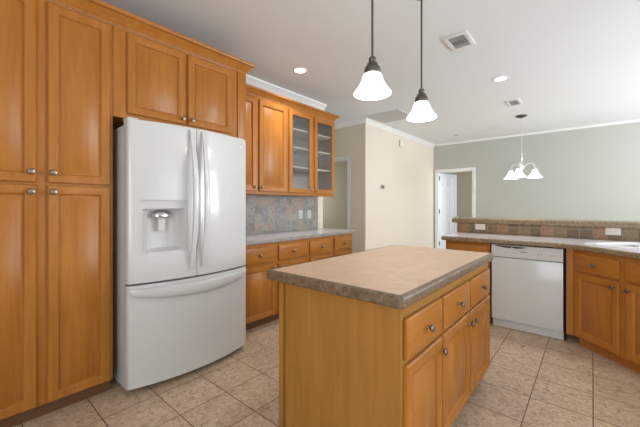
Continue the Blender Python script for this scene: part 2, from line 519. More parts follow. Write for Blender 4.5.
# ---- tall pantry, front frame at x = -2.45 (door faces -2.43)
PXF = -2.45
pan = thing('pantry_cabinet', 'tall maple pantry cabinet with four doors beside the white refrigerator', 'cabinet', (PXF, -0.06, 0), R90)
PD = PXF-WX-0.004
carcass(pan, 0.790, PD, 0.09, 2.475)
toe(pan, 0, 0.790, PD, 0.09, 0.06)
for (a, b, kx) in ((0.075, 0.402, 0.376), (0.450, 0.772, 0.474)):
    cab_door(pan, a, b, 1.392, 2.458, kx, 1.452)
    cab_door(pan, a, b, 0.096, 1.378, kx, 1.338)
# ---- cabinet over the refrigerator
fc = thing('overhead_cabinet', 'two-door maple cabinet built over the white refrigerator', 'cabinet', (PXF, 0.732, 1.86), R90)
FW = 1.076
obj('carcass', box(B(), 0, FW-0.020, 0, PD, 0, 0.615, 0.0015, 1), MW, fc)
cab_door(fc, 0.082, 0.494, 0.035, 0.595, 0.468, 0.075)
cab_door(fc, 0.517, 0.925, 0.035, 0.595, 0.543, 0.075)
obj('end_panel', box(B(), FW-0.0195, FW, 0.0, PD, -1.86, 0.615, 0.0015, 1), MW, fc)
obj('filler_strip', box(B(), 0.985, FW-0.002, -0.012, -0.0006, 0.0, 0.615, 0.003), MW, fc)
# ---- crown over pantry and refrigerator cabinet
CR = [(0, 0), (0.006, 0), (0.008, 0.012), (0.014, 0.016), (0.018, 0.026), (0.026, 0.036), (0.045, 0.058), (0.052, 0.066), (0.062, 0.068), (0.066, 0.078), (0.066, 0.092), (0, 0.092)]
def crown(name, label, pts, z, k=1.0):
    o = obj(name, sweep(B(), [(a*k, z+b*k) for a, b in CR], pts), MW)
    return tag(o, label, 'moulding')
yE = 0.732+FW
crown('crown_moulding', 'stained wood crown moulding running above the pantry and refrigerator cabinets', [(WX+0.003, yE), (PXF, yE), (PXF, -0.06)][::-1], 2.4755)

# ---- left run of base cabinets, frame at x=-2.58
BXF = -2.575
BD = BXF-WX-0.004
def base_unit(name, label, loc, rz, W, D, cells, dz=(0.668, 0.832), doorz=(0.105, 0.640), top=0.868, toe_h=0.095, filler=None, group=None, mat=MW):
    r = thing(name, label, 'cabinet', loc, rz, group)
    carcass(r, W, D, toe_h, top, mat)
    toe(r, 0, W, D, toe_h)
    for (a, b, side) in cells:
        cab_drawer(r, a, b, dz[0], dz[1])
        if side == 'l': kx = a+0.03
        elif side == 'r': kx = b-0.03
        cab_door(r, a, b, doorz[0], doorz[1], kx, doorz[1]-0.04, rail=0.055)
    return r
base_unit('base_cabinet', 'maple base cabinet under the grey worktop, right beside the refrigerator', (BXF, 1.815, 0), R90, 0.977, BD,
          [(0.03, 0.468, 'r'), (0.511, 0.945, 'l')], group='base cabinets under the slate backsplash')
base_unit('base_cabinet', 'maple base cabinet under the free end of the grey worktop by the hall', (BXF, 2.794, 0), R90, 0.926, BD,
          [(0.030, 0.450, 'r'), (0.508, 0.902, 'l')], group='base cabinets under the slate backsplash')

# ---- worktops
def offset_poly(poly, d):
    n = len(poly); out = []
    for i in range(n):
        p0 = Vector(poly[i-1]); p1 = Vector(poly[i]); p2 = Vector(poly[(i+1) % n])
        d0 = (p1-p0).normalized(); d1 = (p2-p1).normalized()
        n0 = Vector((-d0.y, d0.x)); n1 = Vector((-d1.y, d1.x))      # inward for counter-clockwise
        m = (n0+n1).normalized(); m = m/max(0.3, m.dot(n0))
        out.append((p1.x+m.x*d, p1.y+m.y*d))
    return out
def round_poly(poly, radii, seg=6):
    n = len(poly); out = []
    for i in range(n):
        r = radii[i]
        p0 = Vector(poly[i-1]); p1 = Vector(poly[i]); p2 = Vector(poly[(i+1) % n])
        if r <= 0: out.append(tuple(p1)); continue
        a = (p0-p1).normalized(); b = (p2-p1).normalized()
        ang = a.angle(b); t = r/math.tan(ang/2)
        c = p1+(a+b).normalized()*(r/math.sin(ang/2))
        s = p1+a*t; e = p1+b*t
        a0 = math.atan2(s.y-c.y, s.x-c.x); a1 = math.atan2(e.y-c.y, e.x-c.x)
        da = (a1-a0+PI) % (2*PI)-PI
        for k in range(seg+1):
            an = a0+da*k/seg
            out.append((c.x+r*math.cos(an), c.y+r*math.sin(an)))
    return out
def worktop(name, label, cat, poly, z0, z1, topm, edgem, rad=0.016, lip=0.0):
    """poly counter-clockwise; bullnose edge band all round, flat surface inside it"""
    r = thing(name, label, cat, (0, 0, z0))
    h = z1-z0
    pr = [(0.030, 0), (0.006, 0), (0.0, 0.006), (0.0, h-rad)]
    for k in range(1, 6):
        an = PI/2*k/5
        pr.append((rad-rad*math.cos(an), h-rad+rad*math.sin(an)))
    pr.append((rad+0.002, h))
    bm = B(); rings = []
    for d, z in pr: rings.append([bm.verts.new((x, y, z)) for x, y in offset_poly(poly, d)])
    n = len(poly)
    for a, b in zip(rings, rings[1:]):
        for i in range(n): bm.faces.new((a[i], a[(i+1) % n], b[(i+1) % n], b[i]))
    bmesh.ops.recalc_face_normals(bm, faces=bm.faces[:])
    obj('edge_band', bm, edgem, r)
    inner = offset_poly(poly, rad+0.002)
    bm = B(); prism(bm, inner, 0.001, h)
    obj('surface', bm, topm, r)
    return r

def left_worktop():
    xf, y0, y1 = -2.545, 1.815, 3.775
    poly = [(WX+0.003, y0), (xf, y0), (xf, y1), (WX+0.003, y1)]
    poly = round_poly(poly, [0, 0, 0.02, 0])
    worktop('worktop', 'grey-edged laminate worktop below the slate backsplash beside the refrigerator', 'worktop', poly, 0.8685, 0.914, CTOP, CEDGE, 0.012)
left_worktop()

# ---- slate backsplash and its outlets
sp = obj('backsplash', box(B(), WX+0.0005, WX+0.011, 1.815, 3.605, 0.9145, 1.395), SPLASH)
tag(sp, 'slate-look tiled backsplash between grey worktop and upper wall cabinets', 'backsplash')
def outlet(label, loc, rz, horiz=False, switch=False):
    r = thing('wall_outlet', label, 'outlet' if not switch else 'outlet', loc, rz, None)
    a, b = (0.0575, 0.036) if horiz else (0.036, 0.0575)
    obj('cover_plate', box(B(), -a, a, -0.006, 0, -b, b, 0.0025), OUTM if horiz else WHITE2, r)
    for s in (-1, 1):
        x, z = (s*0.02, 0) if horiz else (0, s*0.02)
        bm = B(); box(bm, x-0.013, x+0.013, -0.0085, -0.0062, z-0.013, z+0.013, 0.003)
        k = obj('socket', bm, OUTM if horiz else WHITE2, r)
        bm = B()
        for q in (-0.005, 0.005):
            if horiz: box(bm, x-0.004, x+0.004, -0.0092, -0.0086, z+q-0.001, z+q+0.001)
            else: box(bm, x+q-0.001, x+q+0.001, -0.0092, -0.0086, z-0.004, z+0.004)
        obj('slots', bm, GREYP, k)
    return r
outlet('upright white wall outlet on slate backsplash, the one nearer the refrigerator', (WX+0.0112, 3.225, 1.132), R90)
outlet('upright white wall outlet on slate backsplash, nearer the hall end', (WX+0.0112, 3.405, 1.132), R90)

# ---- upper wall cabinets, frame at x=-2.81 (door faces -2.79)
UXF = -2.81
UD = UXF-WX-0.004
UZ0, UZ1 = 1.405, 2.462
u1 = thing('wall_cabinet', 'maple upper cabinet with two solid doors beside the glass-door cabinet', 'cabinet', (UXF, 1.825, UZ0), R90, 'upper cabinets above the slate backsplash')
obj('carcass', box(B(), 0, 0.860, 0, UD, 0, UZ1-UZ0, 0.0015, 1), MW, u1)
cab_door(u1, 0.020, 0.385, 0.012, 1.025, 0.357, 0.055)
cab_door(u1, 0.425, 0.842, 0.012, 1.025, 0.453, 0.055)
u2 = thing('wall_cabinet', 'maple upper cabinet with two glass doors and shelves at the hall end', 'cabinet', (UXF, 2.687, UZ0), R90, 'upper cabinets above the slate backsplash')
W2 = 0.923; H2 = UZ1-UZ0
bm = B()
box(bm, 0, 0.018, 0.0, UD, 0, H2); box(bm, W2-0.018, W2, 0.0, UD, 0, H2)
box(bm, 0.018, W2-0.018, 0.0, UD, 0, 0.018); box(bm, 0.018, W2-0.018, 0.0, UD, H2-0.018, H2); box(bm, 0.018, W2-0.018, UD-0.01, UD, 0.018, H2-0.018)
obj('carcass', bm, MW, u2)
bm = B(); box(bm, 0.0185, 0.04, 0.0, 0.019, 0.0185, H2-0.0185); box(bm, W2-0.04, W2-0.0185, 0.0, 0.019, 0.0185, H2-0.0185)
box(bm, 0.445, 0.487, 0.0, 0.019, 0.0185, H2-0.0185); box(bm, 0.04, 0.445, 0, 0.019, H2-0.045, H2-0.0185); box(bm, 0.487, W2-0.04, 0, 0.019, H2-0.045, H2-0.0185)
obj('face_frame', bm, MW, u2)
SHELFM = plain('pale_shelf_board', srgb(226, 214, 198), 0.5)
LINER = plain('grey_cabinet_interior', srgb(138, 126, 112), 0.6)
bm = B(); box(bm, 0.019, W2-0.019, UD-0.0155, UD-0.011, 0.019, H2-0.019)
obj('back_liner', bm, LINER, u2)['label'] = 'greyish interior back'
for z in (0.33, 0.575, 0.805):
    obj('shelf', box(B(), 0.019, W2-0.019, 0.022, UD-0.016, z, z+0.018), SHELFM, u2)['label'] = 'pale shelf board'
cab_door(u2, 0.020, 0.443, 0.012, 1.028, 0.415, 0.055, glass=True)
cab_door(u2, 0.487, 0.908, 0.012, 1.028, 0.515, 0.055, glass=True)
lr = obj('light_rail', box(B(), UXF-0.03, UXF+0.012, 1.825, 3.622, UZ0-0.022, UZ0-0.0005, 0.004), MW)
tag(lr, 'thin wood light rail under the upper wall cabinets', 'moulding')
crown('crown_moulding', 'stained wood crown moulding topping the upper wall cabinets', [(UXF, 1.878), (UXF, 3.612), (WX+0.003, 3.612)], UZ1+0.0005, 0.82)

# ------------------------------------------------------------------ refrigerator
def fridge():
    W = 0.943; D = 0.70
    r = thing('refrigerator', 'white french-door refrigerator with bottom freezer and door dispenser', 'refrigerator', (-2.385, 0.772, 0), R90)
    obj('case', box(B(), 0.006, W-0.006, 0, D, 0.03, 1.80, 0.006), WHITE, r)
    for x in (0.08, W-0.08):
        for y in (0.06, D-0.08): obj('foot', lathe(B(), [(0.02, 0), (0.02, 0.0295)], Matrix.Translation((x, y, 0)), 12), BLACK, r)
    def yf(x):
        t = (x-W/2)/(W/2)
        y = -0.075-0.080*(1-t*t)
        d = min(x, W-x); rad = 0.016
        if d < rad: y += rad-math.sqrt(max(0, rad*rad-(rad-d)**2))
        return y
    def panel(name, x0, x1, z0, z1, hole=None, mat=WHITE):
        xs = set([x0+(x1-x0)*i/16 for i in range(17)]+[x0+0.002, x0+0.006, x0+0.011, x1-0.002, x1-0.006, x1-0.011])
        zs = [z0, z0+0.004, z1-0.004, z1]
        if hole: xs |= {hole[0], hole[1]}; zs += [hole[2], hole[3]]
        xs = sorted(xs); zs = sorted(zs)
        bm = B(); V = {}
        for i, x in enumerate(xs):
            for j, z in enumerate(zs):
                e = 0.004 if j in (0, len(zs)-1) else 0
                V[i, j] = bm.verts.new((x, yf(x)+e, z))
        bk = -0.008
        for i in range(len(xs)-1):
            for j in range(len(zs)-1):
                if hole and xs[i] >= hole[0]-1e-6 and xs[i+1] <= hole[1]+1e-6 and zs[j] >= hole[2]-1e-6 and zs[j+1] <= hole[3]+1e-6: continue
                bm.faces.new((V[i, j], V[i+1, j], V[i+1, j+1], V[i, j+1]))
        n, k = len(xs)-1, len(zs)-1
        Bk = {}
        for i in range(n+1):
            for j in (0, k): Bk[i, j] = bm.verts.new((xs[i], bk, zs[j]))
        for i in range(n):
            for j in (0, k): bm.faces.new((V[i, j], Bk[i, j], Bk[i+1, j], V[i+1, j]))
        for i in (0, n):
            bm.faces.new([V[i, j] for j in range(k+1)]+[Bk[i, k], Bk[i, 0]])
        bm.faces.new([Bk[i, 0] for i in range(n+1)]+[Bk[i, k] for i in range(n, -1, -1)])
        if hole:   # inner lip so the door has thickness at the opening
            L = {}
            ih = [i for i in range(n+1) if hole[0]-1e-6 <= xs[i] <= hole[1]+1e-6]
            jh = [zs.index(hole[2]), zs.index(hole[3])]
            for j in jh:
                for a, b in zip(ih, ih[1:]):
                    p = [V[a, j], V[b, j]]; q = [bm.verts.new((xs[b], yf(xs[b])+0.012, zs[j])), bm.verts.new((xs[a], yf(xs[a])+0.012, zs[j]))]
                    bm.faces.new(p+q)
            for i in (ih[0], ih[-1]):
                p = [V[i, jh[0]], V[i, jh[1]]]; q = [bm.verts.new((xs[i], yf(xs[i])+0.012, zs[jh[1]])), bm.verts.new((xs[i], yf(xs[i])+0.012, zs[jh[0]]))]
                bm.faces.new(p+q)
        bmesh.ops.remove_doubles(bm, verts=bm.verts[:], dist=1e-6)
        bmesh.ops.recalc_face_normals(bm, faces=bm.faces[:])
        return obj(name, bm, mat, r, angle=30)
    mid = W/2-0.033
    hole = (0.068, 0.368, 0.925, 1.295)
    dl = panel('door', 0, mid-0.003, 0.738, 1.829, hole)
    dr = panel('door', mid+0.003, W, 0.738, 1.829)
    fz = panel('freezer_drawer', 0, W, 0.045, 0.726)
    # gasket dark line
    obj('gasket', box(B(), 0.012, W-0.012, -0.02, -0.0005, 0.05, 1.80), BLACK, r)
    # dispenser recess
    bm = B(); x0, x1, z0, z1 = hole
    yb = -0.045
    N = 10
    def yy(x): return yf(x)+0.007
    fr = []; 
    # frame border flush with the door
    def quad(*p): bm.faces.new([bm.verts.new(q) for q in p])
    bw = 0.016
    zt = z1-0.058
    for i in range(N):
        a = x0+(x1-x0)*i/N; b = x0+(x1-x0)*(i+1)/N
        quad((a, yy(a), z0), (b, yy(b), z0), (b, yy(b), z0+bw), (a, yy(a), z0+bw))
        quad((a, yy(a), zt), (b, yy(b), zt), (b, yy(b)+0.006, z1), (a, yy(a)+0.006, z1))
    for (a, b) in ((x0, x0+bw), (x1-bw, x1)):
        quad((a, yy(a), z0+bw), (b, yy(b), z0+bw), (b, yy(b), zt), (a, yy(a), zt))
    X0, X1, Z0, Z1 = x0+bw, x1-bw, z0+bw, zt
    # curved back
    M_ = 12
    P = []
    for i in range(M_+1):
        t = i/M_; x = X0+(X1-X0)*t
        s = 1-(2*t-1)**4
        P.append((x, yy(x)+0.0+(yb-yy(x))*s*1.0))
    for (a, b) in zip(P, P[1:]):
        quad((a[0], a[1], Z0+0.02), (b[0], b[1], Z0+0.02), (b[0], b[1], Z1), (a[0], a[1], Z1))
        quad((a[0], yy(a[0]), Z0), (b[0], yy(b[0]), Z0), (b[0], b[1], Z0+0.02), (a[0], a[1], Z0+0.02))
        quad((a[0], yy(a[0]), Z1), (b[0], yy(b[0]), Z1), (b[0], b[1], Z1), (a[0], a[1], Z1))
    bmesh.ops.remove_doubles(bm, verts=bm.verts[:], dist=1e-5)
    bmesh.ops.recalc_face_normals(bm, faces=bm.faces[:])
    ds = obj('dispenser', bm, WHITE2, dl, smooth=False)
    xc = (x0+x1)/2
    bm = B()
    lathe(bm, [(0.064, 0.0), (0.068, 0.014), (0.058, 0.036), (0.036, 0.050), (0.0, 0.052)], Matrix.Translation((xc-0.005, -0.082, Z1-0.062)) @ Matrix.Scale(0.7, 4, (0, 1, 0)), 24)
    obj('nozzle', bm, CHROME, dl)['label'] = 'chrome dispenser nozzle'
    bm = B(); box(bm, xc-0.030, xc+0.018, -0.094, -0.082, Z1-0.158, Z1-0.058, 0.006)
    obj('paddle', bm, WHITE2, dl)
    # handles: bowed bars each side of the split
    def handle(parent, xc, lean):
        bm = B(); n = 24; rings = []
        za, zb = 0.800, 1.812
        for i in range(n+1):
            t = i/n; z = za+(zb-za)*t
            bow = (1-(2*t-1)**2)
            end = max(0.0, 1-abs(2*t-1)**10)
            yb_ = yf(xc)
            yo = yb_-0.016-0.070*bow
            hw = 0.013+0.007*bow
            th = 0.010+0.012*bow
            x = xc+lean*0.004*bow
            rings.append([bm.verts.new(p) for p in ((x-hw, yo+th, z), (x-hw*0.9, yo+0.003, z), (x-hw*0.4, yo, z), (x+hw*0.4, yo, z), (x+hw*0.9, yo+0.003, z), (x+hw, yo+th, z))])
        for a, b in zip(rings, rings[1:]):
            k = len(a)
            for j in range(k): bm.faces.new((a[j], a[(j+1) % k], b[(j+1) % k], b[j]))
        bm.faces.new(rings[0]); bm.faces.new(list(reversed(rings[-1])))
        for z in (za+0.006, zb-0.03):
            box(bm, xc-0.011, xc+0.011, yf(xc)-0.016, yf(xc)-0.0005, z, z+0.024, 0.002)
        bmesh.ops.recalc_face_normals(bm, faces=bm.faces[:])
        obj('handle', bm, WHITE, parent, angle=50)
    handle(dl, mid-0.047, 1); handle(dr, mid+0.047, -1)
    # freezer pull: wide bar following the bow of the front
    bm = B(); n = 28; rings = []
    for i in range(n+1):
        t = i/n; x = 0.014+(W-0.028)*t
        bow = 1-(2*t-1)**2
        y = yf(x); zt_ = 0.704; hh = 0.036+0.046*bow**0.7; out = 0.010+0.028*bow**0.6
        rings.append([bm.verts.new(p) for p in ((x, y-0.0006, zt_), (x, y-out*0.8, zt_-0.003), (x, y-out, zt_-0.012), (x, y-out, zt_-hh+0.006), (x, y-out*0.85, zt_-hh), (x, y-0.0006, zt_-hh+0.014))])
    for a, b in zip(rings, rings[1:]):
        k = len(a)
        for j in range(k): bm.faces.new((a[j], a[(j+1) % k], b[(j+1) % k], b[j]))
    bm.faces.new(rings[0]); bm.faces.new(list(reversed(rings[-1])))
    bmesh.ops.recalc_face_normals(bm, faces=bm.faces[:])
    obj('handle', bm, WHITE, fz, angle=50)
    # hinge covers and small badge
    for x in (0.045, W-0.045):
        obj('hinge_cover', box(B(), x-0.035, x+0.035, -0.05, 0.05, 1.8305, 1.848, 0.006), WHITE2, r)
    xb = W-0.075
    bm = B(); box(bm, xb-0.010, xb+0.010, yf(xb)-0.0015, yf(xb)+0.004, 1.752, 1.788, 0.001)
    obj('badge', bm, plain('pale_grey_badge', srgb(168, 168, 168), 0.35, 0.4), dr)['label'] = 'small pale grey badge'
fridge()

# ------------------------------------------------------------------ island
IX0, IX1, IY0, IY1 = -1.280, -0.574, 1.172, 2.548
isl = thing('kitchen_island', 'maple kitchen island with three drawers and three doors, centre of the tiled floor', 'kitchen island', (IX1, IY0, 0), R90)
IW, ID = IY1-IY0, IX1-IX0
obj('carcass', box(B(), 0, IW, 0.0, ID-0.047, 0.10, 0.862, 0.0015, 1), MP, isl)
obj('toe_kick', box(B(), 0.002, IW-0.07, 0.075, ID-0.048, 0, 0.0995), MT, isl)
obj('end_panel', box(B(), -0.008, -0.0005, 0.0, ID-0.046, 0.0, 0.862, 0.0015, 1), MP, isl)
obj('corner_post', box(B(), -0.010, 0.03, ID-0.030, ID, 0.0, 0.862, 0.002), MP, isl)
obj('back_panel', box(B(), 0.031, IW, ID-0.0335, ID-0.018, 0.0, 0.862, 0.001, 1), MP, isl)
for (a, b, kx) in ((0.016, 0.400, 0.374), (0.424, 0.862, 0.834), (0.888, 1.350, 0.918)):
    cab_drawer(isl, a, b, 0.640, 0.808)
    cab_door(isl, a, b, 0.112, 0.618, kx, 0.562)
worktop('island_worktop', 'tan laminate worktop with brown stone-look edge on the kitchen island', 'worktop',
        round_poly([(-1.331, 1.116), (-0.542, 1.116), (-0.542, 2.587), (-1.331, 2.587)], [0.008, 0.026, 0.026, 0.012]), 0.8625, 0.914, ITOP, IEDGE, 0.018)

# ------------------------------------------------------------------ peninsula
PY = 3.71     # cabinet frame plane, door faces at 3.69
base_unit('peninsula_cabinet', 'maple base cabinet at the open end of the peninsula, left of the dishwasher', (-1.272, PY, 0), 0, 0.455, 0.56,
          [(0.028, 0.435, 'r')], dz=(0.690, 0.835), doorz=(0.105, 0.668), group=None)
def dishwasher():
    W = 0.602
    r = thing('dishwasher', 'white dishwasher under the counter between maple cabinets', 'dishwasher', (-0.8, 3.69, 0), 0)
    obj('tub', box(B(), 0.006, W-0.004, 0.03, 0.56, 0.10, 0.855), DARKV, r)
    obj('door', box(B(), 0.004, W-0.004, 0.0, 0.0295, 0.095, 0.728, 0.004), WHITE, r)
    # control panel, flat-fronted
    bm = B()
    n = 18; zs_t = []
    x0, x1 = 0.004, W-0.004
    V0 = []; V1 = []; T0 = []; Bt = []
    for i in range(n+1):
        t = i/n; x = x0+(x1-x0)*t
        V0.append(bm.verts.new((x, -0.006, 0.735))); V1.append(bm.verts.new((x, -0.010, 0.857)))
        T0.append(bm.verts.new((x, 0.0295, 0.857))); Bt.append(bm.verts.new((x, 0.0295, 0.735)))
    for i in range(n):
        bm.faces.new((V0[i], V0[i+1], V1[i+1], V1[i])); bm.faces.new((V1[i], V1[i+1], T0[i+1], T0[i]))
        bm.faces.new((V0[i], Bt[i], Bt[i+1], V0[i+1])); bm.faces.new((T0[i], T0[i+1], Bt[i+1], Bt[i]))
    bm.faces.new((V0[0], V1[0], T0[0], Bt[0])); bm.faces.new((V0[n], Bt[n], T0[n], V1[n]))
    bmesh.ops.recalc_face_normals(bm, faces=bm.faces[:])
    p = obj('control_panel', bm, WHITE, r)
    # handle pocket shade painted as a raised dark patch, curved on its lower edge
    bm = B(); n = 16; lo = []; hi = []
    for i in range(n+1):
        t = i/n; x = 0.035+0.27*t
        dip = 0.004+0.020*math.sin(PI*min(1, t*1.02))**0.6*(0.55+0.45*t)
        z = 0.853-0.006*t
        hi.append((x, z)); lo.append((x, z-dip))
    poly = hi+lo[::-1]
    fa = [bm.verts.new((x, -0.0118, z)) for x, z in poly]; fb = [bm.verts.new((x, -0.004, z)) for x, z in poly]
    for i in range(len(poly)): bm.faces.new((fa[i], fa[(i+1) % len(poly)], fb[(i+1) % len(poly)], fb[i]))
    for i in range(n):
        k = len(poly)-1-i
        bm.faces.new((fa[i], fa[i+1], fa[k-1], fa[k]))
    bmesh.ops.recalc_face_normals(bm, faces=bm.faces[:])
    obj('handle_pocket_shade', bm, DARKV, p, smooth=False)['label'] = 'dark patch painting the shade of the handle pocket'
    bm = B(); tube(bm, [(0.18+0.125*i/10, -0.016, 0.835-0.012*math.sin(PI*i/10*0.8)) for i in range(11)], 0.006, 8)
    obj('handle_lip', bm, WHITE, p)
    obj('badge', box(B(), 0.262, 0.318, -0.0095, -0.0072, 0.795, 0.801), GREYP, p)['label'] = 'small grey badge'
    for x in (0.40, 0.425, 0.498, 0.520):
        obj('button', box(B(), x, x+0.014, -0.0095, -0.0070, 0.783, 0.789, 0.001), GREYP, p)
    obj('kick_plate', box(B(), 0.006, W-0.004, 0.040, 0.06, 0.004, 0.090, 0.003), WHITE2, r)
dishwasher()
obj_gap = obj('gap_shade_panel', box(B(), -0.196, -0.184, 3.745, 4.27, 0, 0.866), BLACK)  # black sheet imitating the shade in the gap, not a cabinet part
tag(obj_gap, 'thin black panel standing in for shade in the gap right of the dishwasher', 'panel')

# angled sink cabinet
ang = thing('sink_cabinet', 'angled maple corner cabinet under the white sink', 'cabinet', (-0.128, 3.681, 0), -PI/4)
AL = 1.30
carcass(ang, AL, 0.50, 0.085, 0.868)
obj('toe_kick', box(B(), 0, AL, 0.055, 0.50, 0, 0.0845), MW, ang)
bm = B(); prism(bm, [(0, 0), (-0.036, -0.036), (-0.060, -0.011), (-0.06, 0.2), (0, 0.2)], 0.085, 0.868)
obj('filler_stile', bm, MW, ang)
for (a, b, side) in ((0.030, 0.418, 'r'), (0.470, 0.860, 'l'), (0.885, 1.275, 'r')):
    cab_drawer(ang, a, b, 0.686, 0.832)
    cab_door(ang, a, b, 0.100, 0.664, b-0.035 if side == 'r' else a+0.03, 0.618)

# worktop over it all, with the cut-out for the sink left solid under the basin rim
q = 0.098+0.0
cpoly = [(-1.312, 3.652), (-0.140, 3.652), (0.800, 2.712), (1.55, 2.712), (1.55, 4.286), (-1.312, 4.286)]
cp = round_poly(cpoly, [0.03, 0.35, 0.10, 0, 0, 0])
pw = worktop('worktop', 'laminate peninsula worktop with tan edge over the dishwasher and sink cabinet', 'worktop', cp, 0.8685, 0.914, CTOP, BEDGE, 0.016)

# pony wall, tiles, raised bar ledge
struct('wall_bar', box(B(), -1.316, 2.4, 4.300, 4.42, 0, 1.040), CREAM)
bt = obj('backsplash', box(B(), -1.318, 2.4, 4.2865, 4.2995, 0.9142, 1.0395), BARTILE)
tag(bt, 'row of brown and terracotta tiles under the raised bar ledge', 'backsplash')
worktop('bar_ledge', 'raised brown stone-look bar ledge above the tile row', 'bar ledge',
        round_poly([(-1.382, 4.250), (2.4, 4.250), (2.4, 4.66), (-1.382, 4.66)], [0.015, 0, 0, 0.03]), 1.0405, 1.097, BEDGE, BEDGE, 0.018)
outlet('horizontal ivory outlet in bar tiles, the one near the open end', (-1.052, 4.2863, 0.997), 0, True)
outlet('horizontal ivory outlet in bar tiles, the one behind the sink', (0.158, 4.2863, 1.002), 0, True)

# sink: white drop-in double bowl set across the corner
def sink():
    r = thing('kitchen_sink', 'white double-bowl drop-in sink in the corner of the peninsula worktop', 'sink', (0.43, 3.62, 0.9142), -PI/4)
    L2, W2_ = 0.44, 0.28
    bm = B()
    def rr(hx, hy, rad, z, cx=0, cy=0):
        return [bm.verts.new((x, y, z)) for x, y in round_poly([(cx-hx, cy-hy), (cx+hx, cy-hy), (cx+hx, cy+hy), (cx-hx, cy+hy)], [rad]*4, 5)]
    a = rr(L2, W2_, 0.05, 0.0); b = rr(L2-0.003, W2_-0.003, 0.05, 0.010); c = rr(L2-0.012, W2_-0.012, 0.045, 0.014); d = rr(L2-0.03, W2_-0.03, 0.04, 0.012)
    loops = [a, b, c, d]
    n = len(a)
    for p, q_ in zip(loops, loops[1:]):
        for i in range(n): bm.faces.new((p[i], p[(i+1) % n], q_[(i+1) % n], q_[i]))
    # deck with two shallow-visible bowls
    bowls = []
    for cx in (-0.205, 0.205):
        e = rr(0.185, 0.205, 0.06, 0.011, cx, -0.02); f = rr(0.178, 0.198, 0.06, 0.004, cx, -0.02); g = rr(0.165, 0.185, 0.05, 0.0012, cx, -0.02)
        for p, q_ in ((e, f), (f, g)):
            for i in range(len(e)): bm.faces.new((p[i], p[(i+1) % n], q_[(i+1) % n], q_[i]))
        bm.faces.new(g)
        bowls.append(e)
    ed = []
    for lp in [d]+bowls:
        for i in range(n):
            e_ = bm.edges.get((lp[i], lp[(i+1) % n])); ed.append(e_)
    bmesh.ops.triangle_fill(bm, edges=ed, use_beauty=True)
    bmesh.ops.recalc_face_normals(bm, faces=bm.faces[:])
    obj('basin', bm, SINKM, r, angle=30)
    for cx in (-0.205, 0.205):
        obj('drain', lathe(B(), [(0.042, 0), (0.042, 0.003), (0.03, 0.004), (0, 0.002)], Matrix.Translation((cx, -0.02, 0.0013)), 20), CHROME, r)
sink()

# ------------------------------------------------------------------ pendants over the island
def pendant():
    r = thing('pendant_light', 'lit white bell-shade pendant over the island, nearer the refrigerator end', 'pendant light', (-0.948, 1.571, CZ), 0, 'pendant lights over the island')
    zb = 1.882-CZ
    obj('canopy', lathe(B(), [(0.0, -0.016), (0.03, -0.015), (0.055, -0.006), (0.058, -0.0005), (0, -0.0005)], None, 24), BRONZE, r)
    obj('rod', tube(B(), [(0, 0, -0.012), (0, 0, zb+0.20)], 0.0065, 10), BRONZE, r)
    obj('socket_cap', lathe(B(), [(0.0, 0.218), (0.014, 0.218), (0.020, 0.212), (0.021, 0.192), (0.017, 0.186), (0.030, 0.180), (0.033, 0.168), (0.042, 0.158), (0.046, 0.146), (0.046, 0.126), (0.043, 0.120), (0.0, 0.118)], Matrix.Translation((0, 0, zb)), 24), BRONZE, r)
    prof = [(0.042, 0.122), (0.050, 0.116), (0.056, 0.100), (0.063, 0.078), (0.072, 0.060), (0.083, 0.042), (0.096, 0.026), (0.1045, 0.014), (0.106, 0.009), (0.104, 0.006)]
    inner = [(a-0.004, b) for a, b in prof[::-1]]
    obj('lamp_shade', lathe(B(), prof+inner, Matrix.Translation((0, 0, zb)), 36, cap=False), SHADE, r)
    l = bpy.data.lights.new('pendant_glow', 'POINT'); l.energy = 4.5; l.color = (1, 0.93, 0.84); l.shadow_soft_size = 0.03
    lo = bpy.data.objects.new('pendant_glow', l); COL.objects.link(lo); lo.parent = r; lo.location = (0, 0, zb+0.006)
    obj('bulb', lathe(B(), [(0.0, 0.02), (0.018, 0.026), (0.028, 0.045), (0.026, 0.070), (0.014, 0.10), (0.013, 0.117)], Matrix.Translation((0, 0, zb)), 16), SHADE, r)
    return r
p1 = pendant()
p2 = dup(p1, (-0.938, 2.232, CZ), 'lit white bell-shade pendant over the island, nearer the dishwasher')

